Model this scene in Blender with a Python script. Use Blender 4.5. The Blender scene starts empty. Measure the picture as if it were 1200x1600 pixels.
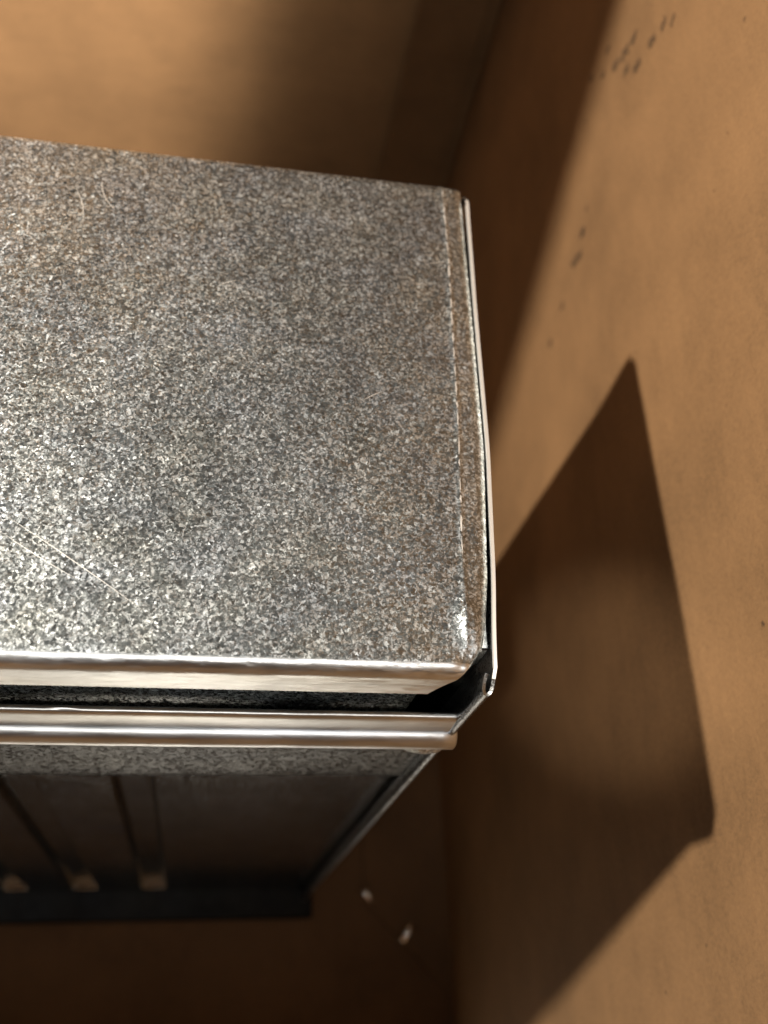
import bpy, bmesh, math, random
from mathutils import Vector, Matrix, noise as mnoise

random.seed(7)
S = 0.001                                   # everything below is written in millimetres
scene = bpy.context.scene
C = scene.collection

# ------------------------------------------------------------------ camera
cam_d = bpy.data.cameras.new('camera')
cam = bpy.data.objects.new('camera', cam_d)
C.objects.link(cam)
cam.matrix_world = Matrix((( 0.982846, -0.055111, -0.176002, -64.3132*S),
                           (-0.035137,  0.880877, -0.472040, -74.0565*S),
                           ( 0.181051,  0.470127,  0.863830, 210.4608*S),
                           (0, 0, 0, 1)))
cam_d.sensor_fit = 'VERTICAL'
cam_d.sensor_height = 36.0
cam_d.sensor_width = 27.0
cam_d.lens = 36.0*1500/1600
cam_d.clip_start = 0.005
cam_d.clip_end = 20
cam_d.dof.use_dof = True
cam_d.dof.focus_distance = 0.238
cam_d.dof.aperture_fstop = 9.0
scene.camera = cam

# ------------------------------------------------------------------ light
world = bpy.data.worlds.new('World')
scene.world = world
world.use_nodes = True
world.node_tree.nodes['Background'].inputs[0].default_value = (1.0, 0.97, 0.92, 1)
world.node_tree.nodes['Background'].inputs[1].default_value = 0.21

def lamp(name, loc, energy, radius, color):
    d = bpy.data.lights.new(name, 'POINT')
    d.energy = energy
    d.shadow_soft_size = radius*S
    d.color = color
    o = bpy.data.objects.new(name, d)
    o.location = Vector(loc)*S
    C.objects.link(o)
    return o
lamp('work_lamp', (-959.5, 216.3, 753.1), 142.0, 19, (1.0, 0.93, 0.82))
# added area light, puts white highlights on the front bend, lip and bead
ad = bpy.data.lights.new('highlight_panel', 'AREA')
ad.shape = 'RECTANGLE'; ad.size = 0.85; ad.size_y = 0.11; ad.energy = 3.4; ad.color = (1.0, 0.95, 0.90)
ao = bpy.data.objects.new('highlight_panel', ad); C.objects.link(ao)
ao.location = Vector((-20, -330, 900))*S
ao.rotation_euler = (math.radians(20), 0, 0)
# added spot with no real source, brightens the left of the back wall
sd = bpy.data.lights.new('back_wall_fill', 'SPOT')
sd.energy = 125.0; sd.shadow_soft_size = 10*S; sd.color = (1.0, 0.93, 0.84)
sd.spot_size = math.radians(63); sd.spot_blend = 0.30
so_ = bpy.data.objects.new('back_wall_fill', sd); C.objects.link(so_)
so_.location = Vector((-350, 60, 520))*S
so_.rotation_euler = (Vector((-390, 479, 150))-Vector((-350, 60, 520))).to_track_quat('-Z', 'Y').to_euler()

# added spot on the floor before the box, feeding reflections in its edges
fd = bpy.data.lights.new('floor_fill_spot', 'SPOT')
fd.energy = 95.0; fd.shadow_soft_size = 10*S; fd.color = (1.0, 0.93, 0.84)
fd.spot_size = math.radians(10.5); fd.spot_blend = 0.3
fo = bpy.data.objects.new('floor_fill_spot', fd); C.objects.link(fo)
fo.location = Vector((-80, -40, 720))*S
fo.rotation_euler = (Vector((-70, -235, -414))-Vector((-80, -40, 720))).to_track_quat('-Z', 'Y').to_euler()

# added spot, stands in for light reflected into the right-wall shadow
gd = bpy.data.lights.new('shadow_glow_spot', 'SPOT')
gd.energy = 17.0; gd.shadow_soft_size = 6*S; gd.color = (1.0, 0.90, 0.78)
gd.spot_size = math.radians(9.5); gd.spot_blend = 1.0
go = bpy.data.objects.new('shadow_glow_spot', gd); C.objects.link(go)
go.location = Vector((-150, -150, 420))*S
go.rotation_euler = (Vector((93, 48, -140))-Vector((-150, -150, 420))).to_track_quat('-Z', 'Y').to_euler()

scene.view_settings.view_transform = 'Standard'
scene.view_settings.look = 'None'
scene.view_settings.exposure = 0.0
scene.view_settings.gamma = 1.0
scene.view_settings.use_curve_mapping = False
scene.render.engine = 'CYCLES'
scene.cycles.max_bounces = 6
scene.cycles.diffuse_bounces = 3
scene.cycles.glossy_bounces = 4
scene.cycles.sample_clamp_indirect = 4.0
scene.cycles.use_denoising = True
scene.cycles.caustics_reflective = True

# ------------------------------------------------------------------ materials
class NT:
    def __init__(self, name):
        self.m = bpy.data.materials.new(name)
        self.m.use_nodes = True
        self.t = self.m.node_tree
        self.b = self.t.nodes['Principled BSDF']
        self.tc = self.n('ShaderNodeTexCoord')
        self.geo = self.n('ShaderNodeNewGeometry')
    def n(self, typ, **kw):
        nd = self.t.nodes.new(typ)
        for k, v in kw.items():
            setattr(nd, k, v)
        return nd
    def set(self, sock, v):
        if isinstance(v, bpy.types.NodeSocket):
            self.t.links.new(v, sock)
        else:
            sock.default_value = v
    def math(self, op, a, b=0.0, c=None, clamp=False):
        nd = self.n('ShaderNodeMath', operation=op, use_clamp=clamp)
        self.set(nd.inputs[0], a); self.set(nd.inputs[1], b)
        if c is not None:
            self.set(nd.inputs[2], c)
        return nd.outputs[0]
    def vmath(self, op, a, b=None, scale=None):
        nd = self.n('ShaderNodeVectorMath', operation=op)
        self.set(nd.inputs[0], a)
        if b is not None:
            self.set(nd.inputs[1], b)
        if scale is not None:
            self.set(nd.inputs['Scale'], scale)
        return nd.outputs['Value'] if op in ('LENGTH', 'DISTANCE', 'DOT_PRODUCT') else nd.outputs['Vector']
    def mm(self, sc=(1, 1, 1)):              # object coordinates in millimetres, times sc
        return self.vmath('MULTIPLY', self.tc.outputs['Object'], tuple(1000*s for s in sc))
    def noise(self, vec, scale, detail=3, rough=0.55, dist=0.0, color=False):
        nd = self.n('ShaderNodeTexNoise')
        self.set(nd.inputs['Vector'], vec)
        nd.inputs['Scale'].default_value = scale
        nd.inputs['Detail'].default_value = detail
        nd.inputs['Roughness'].default_value = rough
        nd.inputs['Distortion'].default_value = dist
        return nd.outputs['Color' if color else 'Fac']
    def voro(self, vec, scale, out='Color', feature='F1'):
        nd = self.n('ShaderNodeTexVoronoi', feature=feature)
        self.set(nd.inputs['Vector'], vec)
        nd.inputs['Scale'].default_value = scale
        return nd.outputs[out]
    def ramp(self, fac, stops):
        nd = self.n('ShaderNodeValToRGB')
        cr = nd.color_ramp
        while len(cr.elements) < len(stops):
            cr.elements.new(0.5)
        for e, (p, c) in zip(cr.elements, stops):
            e.position = p
            e.color = (c, c, c, 1) if isinstance(c, (int, float)) else (*c, 1)
        self.set(nd.inputs[0], fac)
        return nd.outputs[0]
    def mix(self, fac, a, b, blend='MIX'):
        nd = self.n('ShaderNodeMix', data_type='RGBA', blend_type=blend)
        self.set(nd.inputs['Factor'], fac)
        self.set(nd.inputs[6], a if isinstance(a, bpy.types.NodeSocket) else (*a, 1))
        self.set(nd.inputs[7], b if isinstance(b, bpy.types.NodeSocket) else (*b, 1))
        return nd.outputs[2]
    def bump(self, h, dist, strength=1.0, normal=None):
        nd = self.n('ShaderNodeBump')
        self.set(nd.inputs['Height'], h)
        nd.inputs['Distance'].default_value = dist*S
        nd.inputs['Strength'].default_value = strength
        if normal is not None:
            self.set(nd.inputs['Normal'], normal)
        return nd.outputs['Normal']

def galvanised(name, tilt=0.24, rough=(0.30, 0.54), stretch=(1, 1, 1), cell=1.5, blue=False, dull=1.0, flat=None):
    k = NT(name)
    p = k.mm(stretch)
    warp = k.vmath('SCALE', k.vmath('SUBTRACT', k.noise(p, 0.8, 2, 0.6, color=True), (0.5, 0.5, 0.5)), scale=2.4)
    pw = k.vmath('ADD', p, warp)
    c1 = k.voro(pw, cell)
    n1 = k.noise(pw, 1.7, 2, 0.65, color=True)
    v = k.vmath('ADD', k.vmath('SCALE', k.vmath('SUBTRACT', c1, (0.5, 0.5, 0.5)), scale=tilt),
                k.vmath('SCALE', k.vmath('SUBTRACT', n1, (0.5, 0.5, 0.5)), scale=tilt*2.2))
    nrm = k.vmath('NORMALIZE', k.vmath('ADD', v, k.geo.outputs['Normal']))
    sep = k.n('ShaderNodeSeparateColor'); k.set(sep.inputs[0], c1)
    f = k.noise(pw, 1.15, 4, 0.75)
    val = k.math('ADD', k.math('MULTIPLY', sep.outputs[2], 0.26), k.math('MULTIPLY', f, 0.92))
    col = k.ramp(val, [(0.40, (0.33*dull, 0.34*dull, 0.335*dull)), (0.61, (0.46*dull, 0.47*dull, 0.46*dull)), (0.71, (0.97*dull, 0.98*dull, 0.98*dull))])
    if flat:
        col = k.ramp(val, [(0.3, flat*0.93), (0.8, flat)])
    mott = k.ramp(k.math('ADD', k.math('MULTIPLY', k.noise(p, 0.16, 3, 0.6), 0.5), k.math('MULTIPLY', k.noise(k.mm((1, 0.5, 1)), 0.035, 3, 0.6), 0.5)), [(0.37, 0.60), (0.63, 1.0)])
    col = k.mix(1.0, col, mott, 'MULTIPLY')
    tint = k.ramp(k.noise(p, 0.06, 2), [(0.35, (0.90, 0.95, 1.0)), (0.65, (0.98, 1.0, 0.97))])
    col = k.mix(1.0, col, tint, 'MULTIPLY')
    if blue:                                  # faint blue reflection painted into the panel colour
        so = k.n('ShaderNodeSeparateXYZ'); k.set(so.inputs[0], k.mm())
        dz = k.math('ABSOLUTE', k.math('ADD', so.outputs[2], 205.0))
        band = k.math('SUBTRACT', 1.0, k.math('DIVIDE', dz, 22.0), clamp=True)
        dx = k.math('ABSOLUTE', k.math('ADD', so.outputs[0], 104.0))
        bx_ = k.math('SUBTRACT', 1.0, k.math('DIVIDE', dx, 16.0), clamp=True)
        blue_noise = k.ramp(k.noise(k.mm((0.5, 1, 1.3)), 0.16, 3, 0.6), [(0.48, 0.0), (0.6, 1.0)])
        fac = k.math('MULTIPLY', k.math('MULTIPLY', band, k.math('POWER', bx_, 0.4)), blue_noise)
        col = k.mix(k.math('MULTIPLY', fac, 0.8), col, (0.03, 0.12, 0.42))
    r = k.ramp(val, [(0.45, rough[0]), (0.85, rough[1])])
    k.set(k.b.inputs['Base Color'], col)
    k.b.inputs['Metallic'].default_value = 1.0
    k.set(k.b.inputs['Roughness'], r)
    k.set(k.b.inputs['Normal'], nrm)
    return k.m

def cardboard(name, flute='z', base=(0.172, 0.094, 0.041)):
    k = NT(name)
    p = k.mm()
    st = {'z': (0.25, 0.25, 1.0), 'x': (1, 0.25, 0.25)}[flute]
    lines = k.noise(k.mm(st), 0.16, 4, 0.6)
    cloud = k.noise(p, 0.018, 4, 0.55)
    fib = k.noise(p, 0.75, 4, 0.72, 0.8)
    val = k.math('ADD', k.math('ADD', k.math('MULTIPLY', lines, 0.14), k.math('MULTIPLY', cloud, 0.42)), k.math('MULTIPLY', fib, 0.44))
    b = base
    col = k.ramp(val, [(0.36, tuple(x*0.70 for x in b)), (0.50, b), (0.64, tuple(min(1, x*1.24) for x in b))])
    # dark fibres and specks in the kraft pulp
    sp = k.voro(k.vmath('ADD', p, k.vmath('SCALE', k.noise(p, 0.5, 2, color=True), scale=2.5)), 0.22, 'Distance')
    spf = k.math('MULTIPLY', k.ramp(sp, [(0.03, 1.0), (0.10, 0.0)]), k.ramp(k.noise(p, 0.11, 2), [(0.52, 0.0), (0.62, 0.7)]))
    col = k.mix(spf, col, (0.10, 0.055, 0.025))
    k.set(k.b.inputs['Base Color'], col)
    k.b.inputs['Roughness'].default_value = 0.78
    k.b.inputs['Specular IOR Level'].default_value = 0.25
    fl = k.n('ShaderNodeTexWave', wave_type='BANDS', bands_direction='Z' if flute == 'z' else 'X')
    k.set(fl.inputs['Vector'], p)
    fl.inputs['Scale'].default_value = 0.05
    fl.inputs['Distortion'].default_value = 1.5
    h = k.math('ADD', k.math('MULTIPLY', fl.outputs['Fac'], 0.07), k.math('ADD', k.math('MULTIPLY', fib, 0.45), k.math('MULTIPLY', lines, 0.2)))
    k.set(k.b.inputs['Normal'], k.bump(h, 0.5, 0.6))
    return k.m

M_card_wall = cardboard('kraft_cardboard_wall')
M_card_right = cardboard('kraft_cardboard_scuffed')
M_card_floor = cardboard('kraft_cardboard_floor_shaded', flute='x', base=(0.105, 0.057, 0.025))  # darker than the walls: the floor's shade is put into its colour
M_card_blocker = cardboard('kraft_cardboard_blocker', flute='x')
M_top = galvanised('galvanised_spangle', dull=0.93)
M_smooth = galvanised('galvanised_rolled_edge', tilt=0.035, flat=0.95, rough=(0.34, 0.42), stretch=(0.12, 1, 1), cell=0.6)
M_side = galvanised('galvanised_side_sheet', tilt=0.30, rough=(0.22, 0.38))
M_front = galvanised('galvanised_front_sheet', tilt=0.05, flat=0.40, rough=(0.14, 0.22), stretch=(1, 1, 0.35), blue=True)
M_edge = galvanised('galvanised_cut_edge', tilt=0.10, flat=0.34, rough=(0.25, 0.4))
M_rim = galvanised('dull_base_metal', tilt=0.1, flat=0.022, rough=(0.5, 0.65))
M_bend = galvanised('galvanised_drawn_bend', tilt=0.10, flat=0.95, rough=(0.30, 0.42), stretch=(0.15, 1, 1), cell=1.0)
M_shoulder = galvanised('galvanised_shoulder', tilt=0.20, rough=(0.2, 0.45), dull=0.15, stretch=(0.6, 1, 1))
M_solder = galvanised('solder_grey', tilt=0.5, rough=(0.35, 0.6), cell=1.6)

# ------------------------------------------------------------------ mesh helpers
def mesh_obj(name, verts, faces, mat, parent=None, smooth=False, origin=(0, 0, 0)):
    me = bpy.data.meshes.new(name)
    me.from_pydata([tuple((Vector(v)-Vector(origin))*S) for v in verts], [], faces)
    bm = bmesh.new(); bm.from_mesh(me)
    bmesh.ops.recalc_face_normals(bm, faces=bm.faces)
    bm.to_mesh(me); bm.free()
    me.update()
    if smooth:
        for p in me.polygons:
            p.use_smooth = True
    me.materials.append(mat)
    o = bpy.data.objects.new(name, me)
    C.objects.link(o)
    o.location = Vector(origin)*S
    if parent:
        o.parent = parent
        o.matrix_parent_inverse = Matrix()
        o.location = (Vector(origin))*S - parent.location
    return o

def box(name, lo, hi, mat, parent=None, bev=0.0, seg=2):
    x0, y0, z0 = lo; x1, y1, z1 = hi
    v = [(x, y, z) for x in (x0, x1) for y in (y0, y1) for z in (z0, z1)]
    f = [(0, 1, 3, 2), (4, 6, 7, 5), (0, 4, 5, 1), (2, 3, 7, 6), (0, 2, 6, 4), (1, 5, 7, 3)]
    o = mesh_obj(name, v, f, mat, parent)
    if bev:
        bm = bmesh.new(); bm.from_mesh(o.data)
        bmesh.ops.bevel(bm, geom=bm.edges[:], offset=bev*S, segments=seg, affect='EDGES', profile=0.5)
        for f_ in bm.faces: f_.smooth = True
        bm.to_mesh(o.data); bm.free()
    return o

def sheet(name, rows, th, mat, parent=None, smooth=True, direction=None, closed_ring=False):
    """rows: grid of points [i][j]; thickened by th millimetres along the vertex normals (inwards)"""
    nr, nc = len(rows), len(rows[0])
    verts = [p for r in rows for p in r]
    faces = [(i*nc+j, i*nc+j+1, (i+1)*nc+j+1, (i+1)*nc+j) for i in range(nr-1) for j in range(nc-1)]
    me = bpy.data.meshes.new(name)
    me.from_pydata([tuple(Vector(v)*S) for v in verts], [], faces)
    me.update()
    bm = bmesh.new(); bm.from_mesh(me)
    bm.normal_update()
    if direction is not None:
        avg = sum((f.normal for f in bm.faces), Vector())
        if avg.dot(Vector(direction)) < 0:
            bmesh.ops.reverse_faces(bm, faces=bm.faces[:]); bm.normal_update()
    bmesh.ops.solidify(bm, geom=bm.faces[:], thickness=th*S)
    bmesh.ops.recalc_face_normals(bm, faces=bm.faces[:])
    for f in bm.faces: f.smooth = smooth
    for e in bm.edges:
        if len(e.link_faces) == 2 and e.calc_face_angle(0) > 0.9: e.smooth = False
    bm.to_mesh(me); bm.free()
    me.materials.append(mat)
    o = bpy.data.objects.new(name, me)
    C.objects.link(o)
    if parent:
        o.parent = parent
        o.location = -parent.location
    return o

def extrude_poly(name, pts, z0, z1, mat, parent=None):
    n = len(pts)
    v = [(x, y, z0) for x, y in pts] + [(x, y, z1) for x, y in pts]
    f = [tuple(range(n)), tuple(range(n, 2*n))] + [(i, (i+1) % n, n+(i+1) % n, n+i) for i in range(n)]
    return mesh_obj(name, v, f, mat, parent)

def interp(tab, t):
    if t <= tab[0][0]: return tab[0][1]
    for (a, va), (b, vb) in zip(tab, tab[1:]):
        if t <= b:
            u = (t-a)/(b-a)
            return va+(vb-va)*u
    return tab[-1][1]

def smooth_tab(tab, t, w=6):
    return sum(interp(tab, t+d) for d in (-w, -w/2, 0, w/2, w))/5

def thing(name, label, cat, loc=(0, 0, 0)):
    o = bpy.data.objects.new(name, None)
    o.location = Vector(loc)*S
    o.empty_display_size = 0.05
    C.objects.link(o)
    o['label'] = label; o['category'] = cat
    return o

FLOOR = -414.0
XW, YB, XL, YF, TOPZ = 93.0, 479.4, -720.0, -440.0, 313.0

# ------------------------------------------------------------------ the carton
carton = thing('cardboard_carton', 'open brown corrugated cardboard carton around the metal box, scuffed right wall', 'carton', (-310, 120, FLOOR))

def wall_panel(name, axis, pos, a0, a1, z0, z1, out, mat, amp=0.8, label=None):
    n, m = 60, 60
    rows = []
    for i in range(n+1):
        z = z0+(z1-z0)*i/n
        r = []
        for j in range(m+1):
            a = a0+(a1-a0)*j/m
            w = amp*mnoise.noise(Vector((a*0.006+pos, z*0.006, 3.3)))
            edge = min(1, (a-a0)/40, (a1-a)/40)
            w *= max(0, edge)
            r.append((pos+w, a, z) if axis == 'x' else (a, pos+w, z))
        rows.append(r)
    d = (-out, 0, 0) if axis == 'x' else (0, -out, 0)
    o = sheet(name, rows, 4.0, mat, carton, True, d)
    if label: o['label'] = label
    return o
T = 4.2
wall_panel('side_panel', 'x', XW, YF+0.3, YB-1.6, FLOOR, TOPZ, 1, M_card_right, label='right carton wall with dark scuff marks')
wall_panel('side_panel', 'x', XL, YF+0.3, YB-0.3, FLOOR, TOPZ, -1, M_card_wall)
wall_panel('end_panel', 'y', YB, XL-T, XW+T, FLOOR, TOPZ, 1, M_card_wall)
wall_panel('end_panel', 'y', YF, XL-T, XW+T, FLOOR, TOPZ, -1, M_card_wall)
scuff = NT('dark_scuff'); scuff.b.inputs['Base Color'].default_value = (0.062, 0.036, 0.019, 1); scuff.b.inputs['Roughness'].default_value = 0.7
scuff.set(scuff.b.inputs['Alpha'], scuff.ramp(scuff.noise(scuff.mm(), 0.9, 4, 0.7), [(0.34, 0.0), (0.60, 0.72)]))
def right_wall_x(y, z):
    w = 0.8*mnoise.noise(Vector((y*0.006+XW, z*0.006, 3.3)))
    return XW+w*max(0, min(1, (y-YF)/40, (YB-1.6-y)/40))
scuffs = [((274.5, -16.4), (0.2, -2.8)), ((276.6, -24.7), (1.2, -3.9)), ((255.3, 3.2), (-0.4, -2.4)), ((258.2, -6.0), (0.1, -2.9)),
          ((271.7, -0.3), (-0.6, -0.5)), ((260.2, -19.1), (0.2, -3.1)), ((294.0, -36.3), (0.3, -2.1)), ((298.5, -53.7), (0.5, -2.6)),
          ((231.6, -97.8), (1.4, -5.7)), ((245.0, -80.7), (-0.6, -1.4)), ((284.9, -66.3), (-0.5, -1.0)), ((223.0, -120.5), (-0.4, -2.3)),
          ((165.5, 5.8), (-0.1, -0.3)), ((176.9, 19.8), (-0.2, -0.5)), ((151.6, -62.7), (-0.5, -0.2)),
          ((23.9, -23.1), (-1.1, 0.4)), ((-67.3, -123.5), (-0.9, -0.4)), ((-55.6, -89.7), (-0.3, 0.1)), ((203.4, 41.6), (0.3, -1.1)),
          ((279.5, -33.0), (0.8, -3.2)), ((268.0, -27.0), (0.6, -2.6)), ((250.0, 9.0), (-0.4, -2.0)), ((238.0, -88.0), (0.9, -3.0)), ((216.0, -140.0), (0.8, -2.6)), ((288.0, -44.0), (0.5, -2.2))]
for q, ((cy, cz), (dy, dz)) in enumerate(scuffs):
    rng = random.Random(q)
    ln = math.hypot(dy, dz); ang = math.atan2(dz, dy)
    for sub in range(1 if ln < 1.5 else 3):
        oy, oz = (0, 0) if ln < 1.5 else (dy*(sub-1)*0.62+rng.uniform(-.5, .5), dz*(sub-1)*0.62)
        a_ = max(0.6, ln*(0.9 if ln < 1.5 else 0.55)); b_ = max(0.7, min(3.0, ln*0.85))
        pts = []
        for i in range(14):
            t = 2*math.pi*i/14; r_ = rng.uniform(0.55, 1.2)
            py, pz = a_*r_*math.cos(t), b_*r_*math.sin(t)
            yy = cy+oy+py*math.cos(ang)-pz*math.sin(ang); zz = cz+oz+py*math.sin(ang)+pz*math.cos(ang)
            pts.append((right_wall_x(yy, zz)-0.12, yy, zz))
        mesh_obj('scuff_mark', pts, [tuple(range(14))], scuff.m, carton)
# glued joint tab standing proud of the back wall beside the corner
tab_rows = []
for i in range(31):
    z = FLOOR+4+(TOPZ-FLOOR-8)*i/30
    tab_rows.append([(x, YB-8.0+5.0*math.sin(max(0, (x-42.0)/49)*math.pi*0.5) - (0.4*mnoise.noise(Vector((z*0.02, x*0.1, 0)))), z) for x in (42, 43, 46, 55, 65, 70, 78, 83, 85.5)])
sheet('glued_joint_tab', tab_rows, 1.0, M_card_wall, carton, True, (0, -1, 0))
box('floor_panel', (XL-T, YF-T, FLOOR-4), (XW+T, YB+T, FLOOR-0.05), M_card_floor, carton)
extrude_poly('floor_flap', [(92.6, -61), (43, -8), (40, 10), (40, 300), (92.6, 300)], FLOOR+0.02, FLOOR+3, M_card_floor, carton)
# unseen white sheet added on the floor for pale reflections in the front edge
pm = NT('white_reflector'); pm.b.inputs['Roughness'].default_value = 0.8
pm.set(pm.b.inputs['Base Color'], pm.ramp(pm.noise(pm.mm(), 0.03, 4), [(0.3, (0.62, 0.60, 0.56)), (0.7, (0.76, 0.74, 0.70))]))
sheet('reflector_sheet', [[(x, y, FLOOR+2.5+1.6*mnoise.noise(Vector((x*0.02, y*0.02, 5))) + 1.0*abs(mnoise.noise(Vector((x*0.05, y*0.05, 8))))) for x in range(-330, 81, 10)] for y in range(-340, -109, 10)],
      0.2, pm.m, carton, True, (0, 0, 1))
# unseen board added above the opening to cast the soft back-corner shadow
extrude_poly('light_blocker', [(-728, 131), (99, 434), (99, 456), (-728, 299)], TOPZ+0.3, TOPZ+4.3, M_card_blocker, carton)

# second unseen board, added to keep the area light off the floor
box('light_blocker', (XL-T, YF-T, TOPZ+0.3), (XW+T, -188, TOPZ+4.3), M_card_blocker, carton)

# ------------------------------------------------------------------ the metal box
mbox = thing('galvanised_metal_box', 'tall spangled galvanised steel box with rolled lid edge inside the carton', 'metal box', (-256, 80, FLOOR))
XLB = -520.0
lid_right = [(-6, -3.0), (0, -1.9), (2, -0.8), (5, 1.5), (12, 3.0), (24, 4.6), (62, 7.0), (111, 7.4), (160, 7.6)]
crease = [(0, -3.0), (42, -1.2), (72, 0.1), (130, 1.4), (160, 1.3)]

def lid_z(x, y):
    xr = interp(lid_right, y); xc = interp(crease, y)
    z = 0.10*mnoise.noise(Vector((x*0.02, y*0.02, 1.7)))
    if x > xc:                                   # the strip along the right edge falls away past the crease
        u = (x-xc)/max(1.0, xr-xc)
        z += 0.22*math.exp(-((x-xc)/0.7)**2)
        z -= 0.25*u + 0.9*max(0, (u-0.55)/0.45)**2.2
    else:
        z += 0.22*math.exp(-((x-xc)/0.7)**2)
    # pinched-up corner
    z += 1.5*math.exp(-((x+1.0)/3.4)**2 - ((y-12)/6.5)**2)
    z -= 0.9*math.exp(-((x+2.5)/2.2)**2 - ((y-2.5)/2.2)**2)
    return z

xs_n = 230
prof = []                                        # (y, dz) over the front bend: flat, quarter round, flange
prof += [(159.4, -1.2), (159.35, -0.6), (159.0, -0.2)]
for i in range(111):
    t = i/110
    prof.append((158.5-(158.5-2.0)*t, 0.0))
for i in range(1, 11):
    a = math.pi/2*i/10
    prof.append((2.0-4.0*math.sin(a), -4.0*(1-math.cos(a))))
for i in range(1, 7):
    t = i/6
    prof.append((-2.0-0.5*t, -4.0-8.3*t))
prof.append((-1.6, -12.9)); prof.append((-0.6, -12.6))
rows = []
for y, dz in prof:
    r = []
    bend = y < 2.0
    for j in range(xs_n+1):
        u = j/xs_n
        u = 1-(1-u)**2.4                          # denser towards the right end
        xr = interp(lid_right, max(y, -6))
        if bend:
            tt = min(1, max(0, -dz/12.0))
            xr = interp(lid_right, y) - 7.5*tt**0.8
        x = XLB+(xr-XLB)*u
        zz = lid_z(x, max(y, 0.0)) * (1.0 if not bend else max(0, 1+dz/5))
        wob = 0.25*mnoise.noise(Vector((x*0.012, dz*0.1, 9.1)))*min(1, -dz/4) if bend else 0
        r.append((x, y+wob, dz+zz))
    rows.append(r)
lid = sheet('lid', rows, 0.7, M_top, mbox, True, (0, 0, 1))
lid.data.materials.append(M_bend)
for p_ in lid.data.polygons:                    # the rolled front bend is drawn smooth
    c_ = p_.center/S
    if c_.y < 1.45+0.45*mnoise.noise(Vector((c_.x*0.5, 3.0, 0))) and c_.z < 0.5:
        p_.material_index = 1

k = NT('scratch_and_highlight_zinc'); k.b.inputs['Metallic'].default_value = 1; k.b.inputs['Roughness'].default_value = 0.6
k.b.inputs['Base Color'].default_value = (0.9, 0.88, 0.84, 1)
M_scratch_highlight = k.m
for (A_, B_, cv) in [((-113.1, 35.2), (-76.9, 10.6), 0.3), ((-108.3, 142.1), (-104.4, 127.2), 1.0), ((-101.1, 147.1), (-95.9, 133.9), -1.6),
                 ((-66.3, 109.8), (-60.7, 112.6), 0.3), ((-26.4, 74.5), (-20.5, 78.2), 0.2), ((-5.2, 125.9), (1.4, 127.8), 0.1),
                 ((-23.7, 143.4), (-21.9, 136.6), -0.7), ((-112.4, 30.2), (-94.0, 18.9), -0.3)]:
    A_ = Vector((*A_, 0)); B_ = Vector((*B_, 0)); d_ = (B_-A_); sdv = Vector((-d_.y, d_.x, 0)).normalized()
    v = []; n_ = 14
    for i in range(n_+1):
        t = i/n_
        p_ = A_+d_*t+sdv*cv*math.sin(math.pi*t)
        w_ = 0.09*math.sin(math.pi*min(0.95, max(0.05, t)))
        for q in (-1, 1):
            e_ = p_+sdv*q*w_
            v.append((e_.x, e_.y, lid_z(e_.x, e_.y)+0.06))
    mesh_obj('scratch', v, [(2*i, 2*i+1, 2*i+3, 2*i+2) for i in range(n_)], M_scratch_highlight, lid).location = (0, 0, 0)

rw = random.Random(3)                           # worn dashes along the crease inside the right edge
yy = 157.0
while yy > 30:
    ln = rw.uniform(1.2, 5.5)
    wd = rw.uniform(0.12, 0.30)
    v = []
    for i in range(5):
        y_ = yy-ln*i/4
        x_ = interp(crease, y_)+rw.uniform(-0.12, 0.12)
        w_ = wd*(0.35 if i in (0, 4) else rw.uniform(0.7, 1.2))
        for q in (-1, 1):
            v.append((x_+q*w_, y_, lid_z(x_+q*w_, y_)+0.07))
    mesh_obj('scratch', v, [(2*i, 2*i+1, 2*i+3, 2*i+2) for i in range(4)], M_scratch_highlight, lid).location = (0, 0, 0)
    yy -= ln+rw.uniform(0.2, 4.0)

# right side sheet: thin upright plate a hair away from the lid, with a hairpin fold at its front edge
plate_tab = [(-5, 4.2), (0, 4.6), (8, 5.0), (24, 6.4), (62, 8.3), (111, 8.8), (150, 9.6), (156, 9.9)]
path = []
y = 155.5
path.append((8.2, 156.6)); path.append((9.2, 156.4))
while y > -1.5:
    path.append((smooth_tab(plate_tab, y, 5), y)); y -= 2.5
path += [(4.3, -2.0), (4.1, -3.6), (3.7, -4.9), (3.0, -5.6), (2.2, -5.7), (1.5, -5.2), (1.15, -4.2), (1.2, -2.6), (1.7, -0.8)]
zl = [(0.0, 0)]
rows = []
for k_ in range(14):
    t = k_/13
    r = []
    for (x, y) in path:
        ztop = 0.15 + 0.12*mnoise.noise(Vector((y*0.05, 2, 2))) - (0.9 if y > 154 else 0)
        if y < -0.5: ztop = -0.4 - 0.55*(-0.5-y)
        dep = [0, 0.4, 1.2, 3, 8, 16, 26, 36, 80, 150, 220, 290, 350, 407][k_]
        r.append((x, y, ztop-dep if k_ < 13 else -406.3))
    rows.append(r)
side = sheet('side_sheet', rows, 0.8, M_edge, mbox, True, (1, 0, 0))
side.data.materials.append(M_scratch_highlight)           # highlight on the sheet's top edge, painted in as lighter metal
for p_ in side.data.polygons:
    if p_.center.z/S > -0.75 and p_.center.y/S > -2.0:
        p_.material_index = 1

# body shell behind the front mouldings
box('body', (XLB+1, 6.0, -406.5), (4.2, 157.0, -3.0), M_front, mbox, 0.6)

def front_profile(name, pr, x0, x1, mat, th=None, parent=mbox, nseg=110, wob=0.15, endround=0.0):
    rows = []
    for (y, z) in pr:
        r = []
        for j in range(nseg+1):
            x = x0+(x1-x0)*j/nseg
            w = wob*mnoise.noise(Vector((x*0.02, z*0.05, 4.4))) + 0.07*mnoise.noise(Vector((x*0.11, z*0.2, 6.1)))
            r.append((x, y+w, z))
        rows.append(r)
    return sheet(name, rows, th or 0.7, mat, parent, True, (0, -1, 0))

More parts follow.
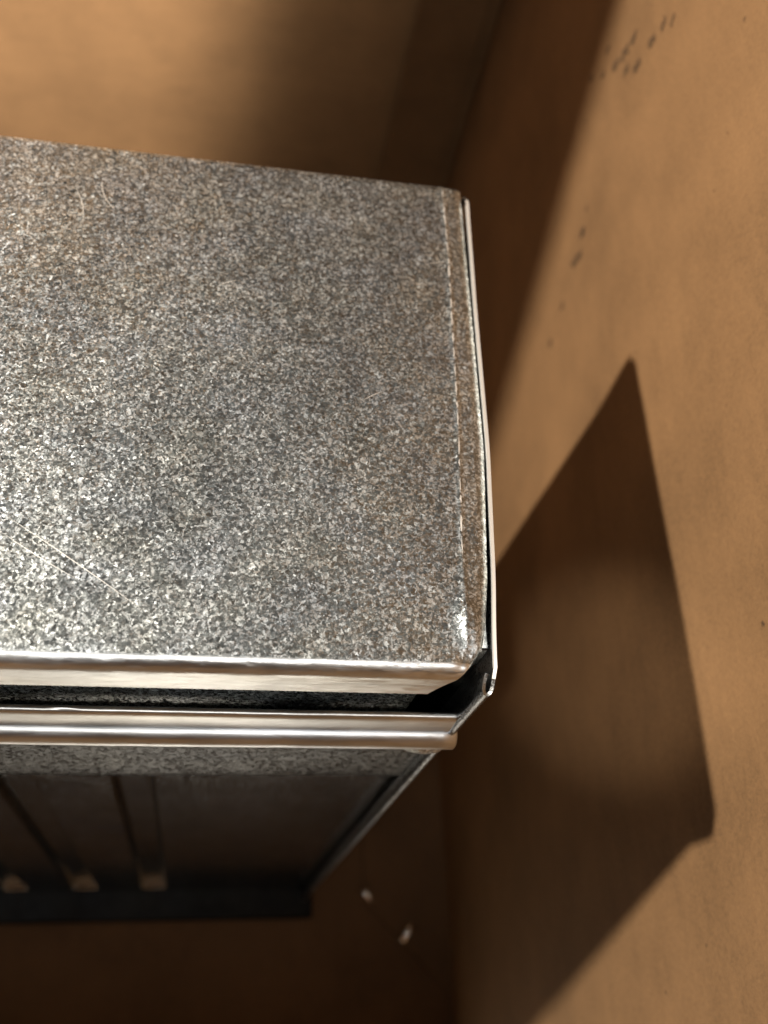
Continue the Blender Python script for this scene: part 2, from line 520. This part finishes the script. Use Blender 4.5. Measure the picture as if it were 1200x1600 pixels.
front_profile('slot_back', [(2.4, -3.5), (2.4, -20), (2.4, -40), (2.4, -60)], XLB+1, -9.0, M_side, 0.7)
# lower lip in front of the dark slot
front_profile('front_lip', [(-2.0, -29), (-2.6, -27.3), (-3.3, -26.8), (-4.0, -27.0), (-4.5, -27.9), (-4.7, -29.4), (-4.9, -33), (-5.0, -36.8)], XLB, 2.2, M_smooth, 0.6)
# rolled bead below the lip
def bead_obj(name, cy, cz, rad, x0, x1, mat, parent):
    n, m = 20, 110
    v = []; f = []
    xs = [x0+(x1-x0)*j/m for j in range(m+1)]
    rr = [rad]*(m+1)
    for k_, (dx, fr) in enumerate([(0.0, 0.45), (0.4, 0.8), (1.1, 1.0)]):
        xs.append(0); rr.append(0)
    xs = xs[:m]+[x1-1.1, x1-0.4, x1-0.05]; rr = [rad]*(m+1)+[rad*0.82, rad*0.45]
    for x, r in zip(xs, rr):
        w = 0.12*mnoise.noise(Vector((x*0.02, 7, 1))) + 0.08*mnoise.noise(Vector((x*0.13, 2, 1)))
        for i in range(n):
            a = 2*math.pi*i/n
            v.append((x, cy+w+r*math.cos(a), cz+r*math.sin(a)))
    L_ = len(xs)
    for j in range(L_-1):
        for i in range(n):
            f.append((j*n+i, j*n+(i+1) % n, (j+1)*n+(i+1) % n, (j+1)*n+i))
    f.append(tuple(range(n))); f.append(tuple((L_-1)*n+i for i in range(n)))
    return mesh_obj(name, v, f, mat, parent, True)
bead_obj('rolled_bead', -4.5, -41.5, 4.0, XLB, 4.6, M_smooth, mbox)

# shoulder sheet under the bead, curling back into the ribbed panel
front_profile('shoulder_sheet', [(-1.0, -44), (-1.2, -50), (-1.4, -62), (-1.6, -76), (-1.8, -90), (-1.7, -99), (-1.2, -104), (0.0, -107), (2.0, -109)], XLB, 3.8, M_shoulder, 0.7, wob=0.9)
# front panel with vertical grooves pressed into the sheet, each ending in a sloped foot
def groove(x, z):
    def sm(t):
        t = min(1, max(0, t)); return t*t*(3-2*t)
    d = 0.0
    for c_ in (-85.5, -123.5, -161.5, -199.5):
        d = max(d, sm((7.2-abs(x-c_))/2.2))
    return d*sm((z+396)/2.0)
xs_ = [XLB+(-210-XLB)*i/20 for i in range(20)] + [-210+1.1*i for i in range(194)] + [3.9]
zs_ = [-104, -108] + [-112-26*i for i in range(10)] + [-370, -380, -388, -392, -393.4] + [-393.9-0.2*i for i in range(13)] + [-397, -400, -406.2]
panel = sheet('front_panel', [[(x, 1.0+3.6*groove(x, z)+0.35*mnoise.noise(Vector((x*0.015, z*0.01, 4.4))), z) for x in xs_] for z in zs_],
              0.7, M_front, mbox, True, (0, -1, 0))
# base rim
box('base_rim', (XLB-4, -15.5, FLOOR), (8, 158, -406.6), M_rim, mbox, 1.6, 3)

# lump of solder at the end of the bead
bm = bmesh.new()
bmesh.ops.create_icosphere(bm, subdivisions=3, radius=1.0)
for v in bm.verts:
    n_ = mnoise.noise(v.co*1.7)
    v.co = Vector((v.co.x*6.5*(1+0.2*n_), v.co.y*2.6, v.co.z*4.2*(1+0.25*n_)))
    v.co = (v.co+Vector((-2.6, -5.0, -49.5)))*S
for f_ in bm.faces: f_.smooth = True
me = bpy.data.meshes.new('solder_lump'); bm.to_mesh(me); bm.free(); me.materials.append(M_solder)
o = bpy.data.objects.new('solder_lump', me); C.objects.link(o); o.parent = mbox; o.location = -mbox.location

# two staples in the floor flap beside the box
k = NT('bright_wire'); k.b.inputs['Metallic'].default_value = 1; k.b.inputs['Roughness'].default_value = 0.12
k.b.inputs['Base Color'].default_value = (0.97, 0.95, 0.92, 1)
M_wire = k.m
def staple(x, y, z, ang, w, r, h):
    pts = []
    for i in range(13):
        t = math.pi*i/12
        pts.append(Vector((-w/2*math.cos(t), 0, h*math.sin(t))))
    v = []; f = []; n = 10
    for i, p in enumerate(pts):
        a = pts[max(0, i-1)]; b = pts[min(len(pts)-1, i+1)]
        tg = (b-a).normalized(); sd = Vector((0, 1, 0)); up = tg.cross(sd)
        for q in range(n):
            c_ = 2*math.pi*q/n
            w_ = p+sd*r*math.cos(c_)+up*r*math.sin(c_)
            w_ = Matrix.Rotation(ang, 3, 'Z') @ w_
            v.append((x+w_.x, y+w_.y, z+w_.z))
    for i in range(len(pts)-1):
        for q in range(n):
            f.append((i*n+q, i*n+(q+1) % n, (i+1)*n+(q+1) % n, (i+1)*n+q))
    f.append(tuple(range(n))); f.append(tuple((len(pts)-1)*n+i for i in range(n)))
    return mesh_obj('staple', v, f, M_wire, carton, True)
staple(41.5, -2.5, FLOOR+2.6, 2.3, 7.5, 2.0, 2.8)
staple(66.0, -24.5, FLOOR+2.6, 0.9, 10.0, 2.8, 4.0)
